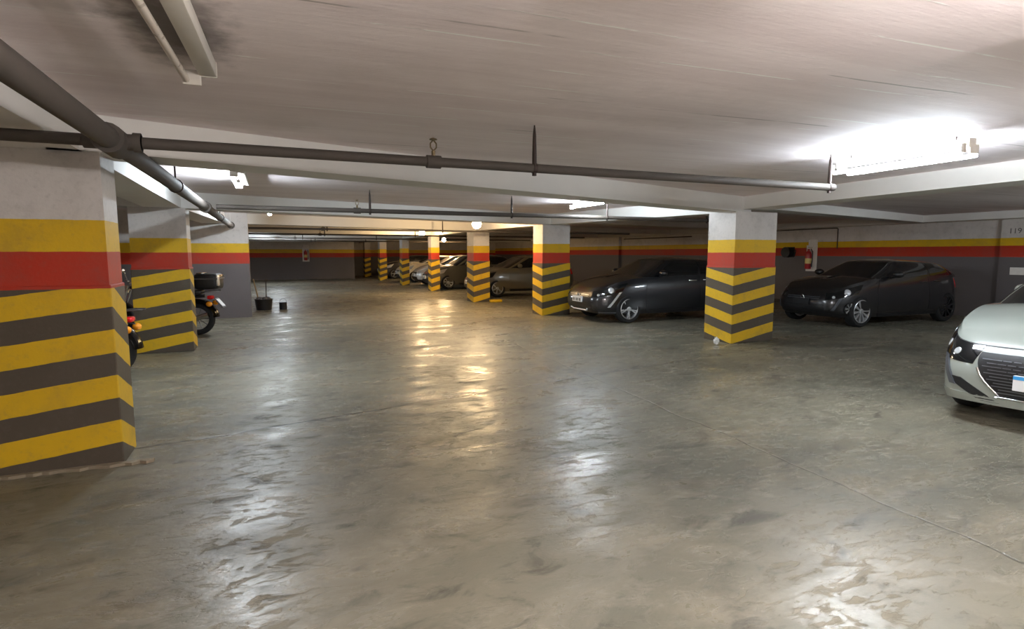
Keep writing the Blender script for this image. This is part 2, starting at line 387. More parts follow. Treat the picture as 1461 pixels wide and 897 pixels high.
# ------------------------------------------------------------------ lamps
COOL = (.80, .91, 1, 1); WARM = (1, .70, .36, 1); BACK = (1, .93, .90, 1)
def batten(loc, label, mat, rotz=0, L=1.2, side=1, hang=0.0, double=False):
    t = thing('ceiling_lamp', label, 'lamp', (loc[0], loc[1], H_CEIL), rotz)
    b = box(B(), -.04, .04, -L/2, L/2, -.075-hang, -.002-hang, .006)
    obj('housing', b, M['housing'], t, 40)
    zt = -.10 if hang == 0 else -hang-.13
    if hang:
        for e in (-1, 1): obj('hanger_rod', tube(B(), [(0, e*L*.4, -.002), (0, e*L*.4, -hang-.004)], .006, 8), M['pipe_dark'], t)
    for e in (-1, 1):
        b = box(B(), -.042, .042, e*(L/2)-.006, e*(L/2)+.006, -.078-hang, -.001-hang); box(b, -side*.095-.018, -.03, e*(L/2)-.010, e*(L/2)+.008, -.122-hang, -.05-hang, .004)
        obj('end_bracket', b, M['housing'], t)
    tb = lathe(B(), [(.004, -L/2+.019), (.016, -L/2+.019), (.016, L/2-.019), (.004, L/2-.019)], 14, 'Y', (-side*.095, 0, zt))
    obj('tube', tb, mat, t, 40)
    if double:
        tb = lathe(B(), [(.004, -L/2+.019), (.016, -L/2+.019), (.016, L/2-.019), (.004, L/2-.019)], 14, 'Y', (side*.095, 0, zt))
        obj('tube', tb, mat, t, 40)
        for e in (-1, 1): obj('end_bracket', box(B(), side*.095-.018, side*.095+.018, e*(L/2)-.010, e*(L/2)+.008, -.122-hang, -.05-hang, .004), M['housing'], t)
    return t
def bulb(loc, label, mat, r=.115, drop=.09):
    t = thing('ceiling_lamp', label, 'lamp', (loc[0], loc[1], H_CEIL))
    obj('ceiling_rose', lathe(B(), [(.05, -.002), (.05, -.02), (.022, -.035), (.02, -drop+.02), (.01, -drop+.02)], 18), M['housing_dark'], t, 40)
    b = B(); lathe(b, [(.012, -drop+.025), (.022, -drop), (r*.75, -drop-r*.35), (r*.97, -drop-r*.75), (r, -drop-r), (r*.93, -drop-r*1.35), (r*.7, -drop-r*1.7), (r*.35, -drop-r*1.93), (.005, -drop-r*2)], 20)
    obj('bulb', b, mat, t, 60); return t
S_TUBE = 300
M['cool'] = emitter('lit_tube_cool', COOL, S_TUBE); M['warm'] = emitter('lit_bulb_warm', WARM, 300)
M['added_behind'] = emitter('added_tube_behind', BACK, 330); M['cool_near'] = emitter('lit_tube_cool_near', COOL, 150); M['added_side'] = emitter('added_tube_side', COOL, 420); M['added_dim'] = emitter('added_tube_dim', COOL, 200)
batten((5.25, 3.45), 'lit white tube lamp nearest on the right, on the ceiling before the beam', M['cool_near'], math.radians(-3), side=-1, double=True, hang=.03)
batten((5.35, 8.95), 'lit white tube lamp left of the wide chevron pillar, above the black hatchback', M['cool'], side=1)
batten((-.26, 7.6), 'lit white tube lamp at left, beside the thick pipe', M['cool'], side=1)
batten((.10, 13.2), 'lit white lamp farther on at left, seen almost end-on beyond the second cross pipe', M['cool'], side=1)
batten((-.27, 2.70), 'unlit tube lamp with sooty ceiling around it', M['tube_off'], math.radians(-2), side=1)
bulb((4.95, 14.0), 'bright warm bulb in front of the chevron pillar by the beige hatchback', M['warm'])
bulb((5.3, 21.2), 'smaller warm bulb farther along, above the slim chevron pillar', M['warm'])
batten((.4, 30.5), 'faint white lamp far away near the end wall', M['cool'], side=1)
bulb((9.0, 31.0), 'warm bulb far back over the parked cars, lighting the end wall recess', M['warm'])
for (x, y) in ((.9, .15), (3.0, .05), (2.0, -4.6)):  # unseen lamps added behind the camera to brighten ceiling and near floor
    batten((x, y), 'added unseen tube lamp hung below the ceiling behind the viewpoint', M['added_behind'], 0, side=1, L=1.5, hang=.30)['group'] = 'added tube lamps behind the viewpoint'
batten((.6, 24.6), 'added white tube lamp hidden behind the beams near the far end', M['cool'], side=1)  # hidden lamp added to light the far cars and end wall
batten((-3.6, 21.5), 'added hidden tube lamp in the bay behind the partition wall', M['added_dim'], side=1)  # hidden lamp added to lift the dark far end
batten((12.2, 3.2), 'added unseen tube lamp over the bay beside the white hatchback', M['added_side'], PI/2, side=1)  # out-of-view lamp added to brighten the right wall

# ------------------------------------------------------------------ cars
def make_outline(a, b, n, N=2400):
    pts = []
    for i in range(N+1):
        th = PI*i/N
        c, s = math.cos(th), math.sin(th)
        pts.append((-math.copysign(abs(c)**(2/n), c), abs(s)**(2/n)))
    L = [0]
    for p, q in zip(pts, pts[1:]): L.append(L[-1]+math.hypot((q[0]-p[0])*a, (q[1]-p[1])*b))
    T = L[-1]; L = [l/T for l in L]
    import bisect
    def at(v):
        v = min(max(v, 0), 1); i = min(max(bisect.bisect_right(L, v)-1, 0), N-1)
        f = (v-L[i])/max(L[i+1]-L[i], 1e-12); p, q = pts[i], pts[i+1]
        return (p[0]+(q[0]-p[0])*f, p[1]+(q[1]-p[1])*f)
    def v_px(px):
        for i in range(N+1):
            if pts[i][0] >= px: return L[i]
        return 1
    def v_py(q):       # on the front half
        for i in range(N+1):
            if pts[i][1] >= q: return L[i]
        return .5
    return at, v_px, v_py

def normal_of(F, s, t, e=.004):
    p = F(s+e, t)-F(s-e, t); q = F(s, t+e)-F(s, t-e); n = p.cross(q)
    return n.normalized() if n.length > 1e-9 else Vector((0, 0, 1))

def patch(F, slo, shi, tlo, thi, off, nu=10, nt=8, deep=.012, ctr=Vector((2, 0, .7)), bm=None, mi=0):
    """a thin curved panel following surface F(s, t); slo/shi may be functions of t"""
    bm = bm or B(); fl = slo if callable(slo) else (lambda t: slo); fh = shi if callable(shi) else (lambda t: shi)
    up, dn = [], []
    for j in range(nt+1):
        t = tlo+(thi-tlo)*j/nt; ru, rd = [], []
        for i in range(nu+1):
            s = fl(t)+(fh(t)-fl(t))*i/nu; p = F(s, t); n = normal_of(F, s, t)
            if n.dot(p-ctr) < 0: n = -n
            ru.append(bm.verts.new(p+n*off)); rd.append(bm.verts.new(p-n*deep))
        up.append(ru); dn.append(rd)
    for j in range(nt):
        for i in range(nu):
            bm.faces.new((up[j][i], up[j][i+1], up[j+1][i+1], up[j+1][i])).material_index = mi
            bm.faces.new((dn[j][i], dn[j+1][i], dn[j+1][i+1], dn[j][i+1])).material_index = mi
    for j in range(nt):
        for i in (0, nu):
            bm.faces.new((up[j][i], up[j+1][i], dn[j+1][i], dn[j][i])).material_index = mi
    for i in range(nu):
        for j in (0, nt):
            bm.faces.new((up[j][i], up[j][i+1], dn[j][i+1], dn[j][i])).material_index = mi
    return bm

def make_wheel(parent, x, y, r, rim_r, w, side, spokes, rim_mat, steer=0, twin=False):
    """side -1: outer face towards -y"""
    prof = [(rim_r, -w/2), (rim_r+.02, -w/2-.004), (r-.03, -w/2), (r-.006, -w/2+.025), (r, -w/4), (r, w/4), (r-.006, w/2-.025), (r-.03, w/2), (rim_r+.02, w/2+.004), (rim_r, w/2)]
    ty = obj('wheel', lathe(B(), prof, 40, 'Y', closed=True), M['rubber'], parent, 40, 'black tyre on alloy rim', (x, y, r))
    ty.rotation_euler = (random.random()*.0, random.uniform(0, 6), steer)
    o = side*(w/2)
    b = lathe(B(), [(rim_r, -o), (rim_r, o*.98), (rim_r-.012, o*1.03), (rim_r-.022, o*.95), (rim_r-.03, o*.3), (rim_r-.03, -o)], 40, 'Y', closed=True)
    for k in range(spokes):
        a0 = 2*PI*k/spokes
        for dlt in ((-.13, .13) if twin else (0,)):
            pts = []
            hw0, hw1 = (.016, .022) if not twin else (.012, .014)
            if spokes >= 9: hw0, hw1 = .013, .027
            A = a0; Bq = a0+dlt
            c0 = Vector((math.cos(A)*.05, 0, math.sin(A)*.05)); c1 = Vector((math.cos(Bq)*(rim_r-.012), 0, math.sin(Bq)*(rim_r-.012)))
            d = (c1-c0).normalized(); nn = Vector((-d.z, 0, d.x))
            top = [c0-nn*hw0, c1-nn*hw1, c1+nn*hw1, c0+nn*hw0]
            vv = [b.verts.new(p+Vector((0, o*.9 if i in (0, 3) else o*.98, 0))) for i, p in enumerate(top)] + [b.verts.new(p+Vector((0, o*.55, 0))) for p in top]
            for f in ((0,1,2,3), (7,6,5,4), (0,4,5,1), (1,5,6,2), (2,6,7,3), (3,7,4,0)): b.faces.new([vv[i] for i in f])
    lathe(b, [(.004, o*.5), (.062, o*.5), (.062, o*.85), (.05, o*.95), (.03, o*.97), (.004, o*.97)], 20, 'Y')
    rm = obj('rim', b, rim_mat, ty, 35, 'alloy rim')
    b = lathe(B(), [(.004, -o*.2), (rim_r-.06, -o*.2), (rim_r-.06, 0), (.004, 0)], 24, 'Y')
    obj('brake_disc', b, M['black_plastic'], ty, 40)
    return ty

def make_car(label, paint, loc, rotz=0, L=4.06, W=1.75, H=1.45, hood_z=.76, cowl_x=1.12, cowl_z=1.00, belt_r=1.04, gc=.20, r=.315, rim=.215,
             fa=.82, ra=None, wx=1.95, rx=.62, spokes=5, rim_mat=None, twin=False, front='plain', steer=0, blue=False, cat='car', plate=True, mirror_dx=.52, rear_rim=None, n_p=5.2, tuck=1.0, fold=False):
    ra = ra or L-.70; rim_mat = rim_mat or M['alloy']
    t = thing('hatchback_car', label, cat, loc, rotz)
    at, v_px, v_py = make_outline(L/2, W/2, n_p)
    xf = [(0, .17*tuck), (.12, .07*tuck), (.3, .01), (.5, 0), (.68, .015), (.84, .06), (1, .16)]
    xr = [(0, .14), (.2, .02), (.45, 0), (.7, .03), (1, .10)]
    wz = [(0, 1-.055*tuck), (.15, 1-.015*tuck), (.4, 1), (.62, .992), (.8, .975), (1, .925)]
    zt = [(0, hood_z-.05), (.16, hood_z), (.6, hood_z+(cowl_z-hood_z)*.62), (cowl_x, cowl_z), (1.9, cowl_z+.015), (L*.75, belt_r+.01), (L-.2, belt_r), (L, belt_r-.05)]
    zb = [(0, gc+.03), (.5, gc), (L-.5, gc), (L, gc+.08)]
    def Fb(s, tt):
        sg = 1 if s >= 0 else -1; px, py = at(abs(s)); te = min(max(tt, 0), 1)
        x = interp(xf, te) + (L-interp(xr, te)-interp(xf, te))*(px+1)/2
        y = py*W/2*interp(wz, te)*(-sg)
        z0 = interp(zb, x); z = z0+tt*(interp(zt, x)-z0)
        return Vector((x, y, z))
    N, NTt = 150, 22
    ss = [-1+2*i/N for i in range(N)]
    bm = B(); rings = []
    for j in range(NTt+1): rings.append([bm.verts.new(Fb(s, j/NTt)) for s in ss])
    for k in (.12, .3, .5, .75, .93):      # bonnet and shoulder surface
        ring = []
        for s in ss:
            p = Fb(s, 1); c = Vector((min(max(p.x, .75), L-.6), 0, 0)); q = p.lerp(c, k)
            q.z = interp(zt, q.x) + .055*(1-(1-k)**2)*(1 if q.x > .3 else q.x/.3); ring.append(bm.verts.new(q))
        rings.append(ring)
    for A, Bq in zip(rings, rings[1:]):
        for i in range(N): bm.faces.new((A[i], A[(i+1) % N], Bq[(i+1) % N], Bq[i]))
    bm.faces.new(rings[0][::-1]); bm.faces.new(rings[-1])
    body = obj('body', bm, [paint, M['black_plastic']], t, 40)
    cb = B()
    for ax in (fa, ra):
        for sg in (-1, 1):
            lathe(cb, [(.01, sg*(W/2-.34)), (r+.055, sg*(W/2-.34)), (r+.055, sg*(W/2+.2)), (.01, sg*(W/2+.2))], 40, 'Y', (ax, 0, r))
    cut = obj('cut', cb, [M['black_plastic']], None)
    md = body.modifiers.new('arches', 'BOOLEAN'); md.operation = 'DIFFERENCE'; md.object = cut; md.solver = 'EXACT'; md.material_mode = 'TRANSFER'
    dg = bpy.context.evaluated_depsgraph_get(); dg.update()
    me = bpy.data.meshes.new_from_object(body.evaluated_get(dg), depsgraph=dg); body.modifiers.clear(); body.data = me
    me.shade_smooth(); me.set_sharp_from_angle(angle=math.radians(38))
    bpy.data.objects.remove(cut)
    # cabin
    a2, c_px, c_py = make_outline((L-cowl_x)/2, W*.44, 6.5)
    cw = [(0, .93), (.35, .885), (.7, .80), (1, .685)]
    cf = lambda tt: cowl_x-.12+(wx-cowl_x+.12)*(tt**.93) ; cr = lambda tt: L-.10-(rx-.10)*(tt**1.5)
    def Fc(s, tt):
        sg = 1 if s >= 0 else -1; px, py = a2(abs(s)); te = min(max(tt, 0), 1)
        x = cf(te)+(cr(te)-cf(te))*(px+1)/2; y = py*W/2*interp(cw, te)*(-sg)
        base = interp(zt, x)-.03; mid = (x-wx)/(L-wx); top = H-.055-.10*max(0, mid)**2-.03*max(0, (wx+.3-x))
        return Vector((x, y, base+tt*(top-base)))
    N2 = 110; s2 = [-1+2*i/N2 for i in range(N2)]
    bm = B(); rings = []
    for j in range(13): rings.append([bm.verts.new(Fc(s, j/12)) for s in s2])
    for k in (.08, .2, .4, .65, .9):
        ring = []
        for s in s2:
            p = Fc(s, 1); c = Vector((min(max(p.x, wx+.5), L-1.1), 0, p.z)); q = p.lerp(c, k); q.z += .055*(1-(1-k)**2.2); ring.append(bm.verts.new(q))
        rings.append(ring)
    for A, Bq in zip(rings, rings[1:]):
        for i in range(N2): bm.faces.new((A[i], A[(i+1) % N2], Bq[(i+1) % N2], Bq[i]))
    bm.faces.new(rings[0][::-1]); bm.faces.new(rings[-1])
    cc = Vector((L*.55, 0, H-.4))
    obj('roof', bm, paint, t, 40)
    wv = c_py(.90)
    obj('windscreen', patch(Fc, -wv, wv, .05, .95, .004, 20, 8, ctr=cc), M['glass'], t, 40)
    rv = 1-c_px(.9)*0; 
    vr0 = c_px(.988)
    b = patch(lambda s, tt: Fc(1-abs(s) if s >= 0 else -(1-abs(s)), tt), -(1-vr0), (1-vr0), .1, .9, .004, 14, 6, ctr=cc)
    obj('rear_window', b, M['glass'], t, 40)
    def vx(x, tt):
        f = (x-cf(tt))/(cr(tt)-cf(tt))*2-1
        return c_px(min(max(f, -.97), .97))
    bp = (wx+ra)/2+.12
    def bx(x): 
        return v_px(min(max(x/L*2-1, -.99), .99))
    d0, d1, d2 = fa+r+.12, bp, ra-r+.12
    for sg in (1, -1):
        # s > 0 lies on the -y side
        f0 = lambda tt: sg*vx(max(cf(tt)+.27, 0), tt); f1 = lambda tt: sg*vx(bp-.05, tt)
        g0 = lambda tt: sg*vx(bp+.05, tt); g1 = lambda tt: sg*vx(ra+.12-.12*tt, tt); h0 = lambda tt: sg*vx(ra+.17-.12*tt, tt); h1 = lambda tt: sg*vx(cr(tt)-.32, tt)
        F2 = Fb
        for (xa, xb, wa, wb, nm) in ((d0, d1-.006, f0, f1, 'front'), (d1+.006, d2+.05, g0, g1, 'rear')):
            b = patch(Fb, lambda tt: sg*bx(xa+.0), lambda tt: sg*bx(xb if nm == 'front' else xb-.16*max(0, .55-tt)), .14, .985, .006, 12, 10, .004, Vector((L/2, 0, .6)))
            dr = obj('door', b, paint, t, 40)
            obj('door_window', patch(Fc, wa, wb, .10, .90, .005, 10, 8, ctr=cc), M['glass'], dr, 40)
            hs = sg*bx(xb-.2); p = Fb(hs, .86); yo = -sg
            b = tube(B(), [p+Vector((-.10, yo*.006, 0)), p+Vector((-.085, yo*.035, 0)), p+Vector((.085, yo*.035, .004)), p+Vector((.10, yo*.006, 0))], .011, 8)
            obj('door_handle', b, M['chrome'] if front in ('black', 'gold') else paint, dr, 40)
        obj('quarter_window', patch(Fc, h0, h1, .14, .82, .005, 6, 6, ctr=cc), M['glass'], t, 40)
        # side mirror
        b = B(); ellipsoid(b, (cowl_x+mirror_dx, -sg*(W/2+(.08 if not fold else .0)), cowl_z+.10), .085 if not fold else .11, .12 if not fold else .06, .075)
        mr = obj('side_mirror', b, paint, t, 60)
        b = tube(B(), [(cowl_x+mirror_dx+.02, -sg*(W/2-.08), cowl_z+.02), (cowl_x+mirror_dx+.01, -sg*(W/2+.02), cowl_z+.05)], .022, 8)
        obj('mirror_arm', b, M['black_plastic'], mr, 40)
        # sill
        obj('sill_trim', patch(Fb, sg*bx(fa+r+.1), sg*bx(ra-r-.1), .0, .10, .008, 12, 3, .006, Vector((L/2, 0, .6))), M['black_plastic'], t, 40)
        # headlight
        q0, q1 = (.54, .985) if front == 'white' else (.58, .985)
        s0, s1 = v_py(q0), bx(.62)
        lo = lambda tt: .0
        b = patch(Fb, lambda tt: sg*(s0+(1-(tt-.70)/.22)*.006), lambda tt: sg*(s1+.02*(tt-.70)/.22), (.66 if front == 'white' else .70), .925, .006, 14, 6, .01, Vector((2, 0, .6)))
        hl = obj('headlight', b, M['glass'] if front != 'plain' else M['lens'], t, 40)
        if front != 'plain':
            for (u, tt, rr) in (((.25, .80, .036), (.50, .82, .040), (.78, .86, .03)) if front == 'white' else ((.25, .77, .03), (.62, .83, .07))):
                s = s0+(s1-s0)*u; p = Fb(sg*s, tt); n = normal_of(Fb, sg*s, tt)
                if n.dot(p-Vector((2, 0, .6))) < 0: n = -n
                b = B(); e = bmesh.ops.create_uvsphere(b, u_segments=14, v_segments=8, radius=rr)
                for w_ in e['verts']:
                    v_ = w_.co.copy(); w_.co = p+n*.006+v_-n*v_.dot(n)*.8
                obj('lamp_reflector', b, M['lens'], hl, 60)
            # light strip down the corner of the bumper
            sa, sb_ = (v_py(.965), v_py(.90)) if front == 'black' else (v_py(.86), v_py(.75))
            b = patch(Fb, lambda tt: sg*(sb_+(sa-sb_)*(tt-.25)/.45-.006), lambda tt: sg*(sb_+(sa-sb_)*(tt-.25)/.45+.006), .26, .70, .012, 3, 10, .006, Vector((2, 0, .6)))
            obj('light_strip', b, M['lens'] if front == 'black' else M['housing_dark'], t, 40)
        b = patch(lambda s, tt: Fb(s, tt), sg*bx(L-.22), sg*bx(L-.04), .66, .92, .006, 8, 5, .01, Vector((2, 0, .6)))
        obj('tail_light', b, M['redlens'], t, 40)
    ctr = Vector((2, 0, .6))
    if front == 'white':
        q = [(.0, .24), (.12, .30), (.5, .49), (.78, .55), (.86, .54)]
        gl = patch(Fb, lambda tt: -v_py(interp(q, tt)), lambda tt: v_py(interp(q, tt)), .17, .85, .006, 24, 12, .02, ctr)
        for j in range(11):
            tt = .24+.052*j; wq = v_py(interp(q, tt))
            nst = 12
            for i in range(nst):
                s = (-1+2*(i+.5+(j % 2)*.5)/(nst+.5))*wq*.93; hgt = .006; hw = .007+.009*abs(s/wq)
                patch(Fb, s-hw*.45, s+hw*.45, tt-hgt, tt+hgt, .012, 1, 1, .0, ctr, gl, 1)
        obj('grille', gl, [M['black_plastic'], M['alloy_grey']], t, 40)
        lip = [Fb(-v_py(interp(q, tt))*1.02, tt)+Vector((-.012, 0, 0)) for tt in (.62, .5, .4, .3, .22, .17)] + [Fb(s, .155)+Vector((-.014, 0, 0)) for s in (-.06, -.03, 0, .03, .06)] + [Fb(v_py(interp(q, tt))*1.02, tt)+Vector((-.012, 0, 0)) for tt in (.17, .22, .3, .4, .5, .62)]
        obj('grille_lip', tube(B(), lip, .011, 8), M['chrome'], t, 60)
        for sg in (1, -1):
            b = patch(Fb, lambda tt: sg*v_py(.34+.95*(tt-.05)), lambda tt: sg*v_py(min(.80, .50+1.0*(tt-.05))), .05, .40, .006, 6, 8, .02, ctr)
            obj('air_intake', b, M['black_plastic'], t, 40)
        b = patch(Fb, -v_py(.80), v_py(.80), 1.0, 1.02, .002, 20, 1, .004, ctr)
        obj('bonnet_seam', patch(Fb, -v_py(.93), v_py(.93), .925, .935, .004, 30, 1, .004, ctr), M['black_plastic'], t)
        b.free()
    else:
        gl = patch(Fb, -v_py(.50), v_py(.50), .70, .84, .005, 16, 4, .015, ctr); gr = obj('grille', gl, M['black_plastic'], t, 40)
        b = B()
        for tt in (.73, .79): patch(Fb, -v_py(.47), v_py(.47), tt, tt+.014, .012, 16, 1, .0, ctr, b)
        obj('grille_bar', b, M['chrome'] if front == 'gold' else M['alloy_grey'], gr)
        obj('lower_grille', patch(Fb, -v_py(.60), v_py(.60), .16, .42, .005, 16, 4, .015, ctr), M['black_plastic'], t, 40)
        p0 = Fb(0, .77); b = tube(B(), [p0+Vector((-.016, -.05, -.035)), p0+Vector((-.02, -.03, .03)), p0+Vector((-.022, 0, .05)), p0+Vector((-.02, .03, .03)), p0+Vector((-.016, .05, -.035)), p0+Vector((-.022, 0, -.02)), p0+Vector((-.016, -.05, -.035))], .010, 8)
        obj('badge', b, M['chrome'], t, 40)
    if front == 'dark':
        for sg in (1, -1):
            s = v_py(.93); p = Fb(sg*s, .30); n = normal_of(Fb, sg*s, .30)
            if n.dot(p-ctr) < 0: n = -n
            a_ = n.cross(Vector((0, 0, 1))).normalized(); c_ = a_.cross(n); b = B()
            for k in range(7):
                an = 2*PI*k/7; d_ = a_*math.cos(an)+c_*math.sin(an); tube(b, [p+n*.012+d_*.02, p+n*.008+d_*.115], [.008, .017], 6)
            ring = [p+n*.008+(a_*math.cos(2*PI*k/20)+c_*math.sin(2*PI*k/20))*.125 for k in range(21)]
            fl = obj('fog_lamp', b, M['alloy'], t, 40); obj('fog_lamp_bezel', tube(B(), ring, .012, 6), M['black_gloss'], fl, 40)
    if front == 'black':
        lip = [Fb(-v_py(.42), .17), Fb(-v_py(.36), .12)] + [Fb(s, .10) for s in (-.06, -.03, 0, .03, .06)] + [Fb(v_py(.36), .12), Fb(v_py(.42), .17)]
        lip = [p+Vector((-.02, 0, 0)) for p in lip]
        obj('bumper_trim', tube(B(), lip, .017, 8), M['plate'], t, 60)
        for sg in (1, -1):
            obj('bumper_trim', patch(Fb, sg*v_py(.72), sg*v_py(.985), .05, .085, .012, 10, 1, .004, ctr), M['alloy_grey'], t, 40)
    # plate
    pz = .45 if front == 'white' else .52
    p0 = Fb(0, (pz-gc)/(hood_z-gc)); x0 = p0.x-.03
    pl = obj('number_plate', box(B(), x0-.006, x0+.04, -.20, .20, pz-.065, pz+.065, .004), M['plate'] if plate else M['black_plastic'], t)
    if blue: obj('plate_band', box(B(), x0-.009, x0-.0061, -.198, .198, pz+.032, pz+.062), M['plate_blue'], pl)
    b = B()
    for i, y in enumerate((-.155, -.115, -.05, -.01, .03, .105, .145) if not blue and plate else ()):
        box(b, x0-.008, x0-.0061, y-.012, y+.012, pz-.045, pz+.02)
    if len(b.verts): obj('plate_lettering', b, M['ink'], pl)
    else: b.free()
    obj('bumper', patch(Fb, lambda tt: -bx(.48), lambda tt: bx(.48), .005, .145, .006, 40, 4, .004, ctr), paint if front == 'white' else M['black_plastic'], t, 40)
    for ax in (fa, ra):
        for sg in (-1, 1):
            make_wheel(t, ax, sg*(W/2-.115), r, rim, .20, sg, spokes, (rear_rim or rim_mat) if ax == ra else rim_mat, steer if ax == fa else 0, twin)
    return t

P_WHITE = carpaint('paint_pearl_white', srgb(148, 154, 147), .0)
P_BLACK = carpaint('paint_black', srgb(9, 11, 18), .0, .3)
P_GOLD = carpaint('paint_beige', srgb(112, 104, 86), .3)
P_GREY = carpaint('paint_grey', srgb(84, 80, 72), .4)
P_SILVER = carpaint('paint_silver', srgb(214, 218, 222), .3)
P_CREAM = carpaint('paint_cream', srgb(228, 216, 186), .0)
P_DARK = carpaint('paint_dark', srgb(44, 40, 40), .2)
P_CHAR = carpaint('paint_charcoal', srgb(30, 31, 36), .1, .35)
P_MAR = carpaint('paint_charcoal_brown', srgb(17, 16, 19), .0, .4)

make_car('pearl white hatchback cut off by the frame edge, nose towards the aisle', P_WHITE, (5.84, 2.5, 0), math.radians(9), front='white', blue=True, mirror_dx=1.2, n_p=6.4, tuck=.35, fold=True, hood_z=.78, cowl_z=1.02, gc=.185)
make_car('glossy black hatchback parked between two chevron pillars', P_BLACK, (6.45, 11.33, 0), 0, front='black', H=1.46, spokes=5, twin=True, r=.32, rim=.23)
make_car('charcoal car in the dark bay, its many-spoked silver front wheel towards the aisle', P_MAR, (10.62, 8.86, 0), math.radians(-1), H=1.42, spokes=10, r=.335, rim=.245, fa=.74, L=4.2, front='dark', plate=False, rear_rim=M['black_gloss'])
make_car('beige hatchback half hidden behind the chevron pillar under the warm bulb', P_GOLD, (6.52, 19.45, 0), 0, front='gold', spokes=6, H=1.47)
make_car('dark grey car with bright screen edges behind the slim chevron pillar', P_GREY, (6.15, 24.25, 0), 0, spokes=8, H=1.5, L=4.2, wx=1.8)
make_car('silver car between the slim chevron pillar and the dim one', P_SILVER, (6.35, 27.15, 0), 0, H=1.47)
make_car('cream coloured car between two small far chevron pillars', P_CREAM, (6.25, 30.75, 0), 0, H=1.44)
make_car('farthest car, dark, by the end wall', P_DARK, (6.05, 35.2, 0), 0, H=1.43)

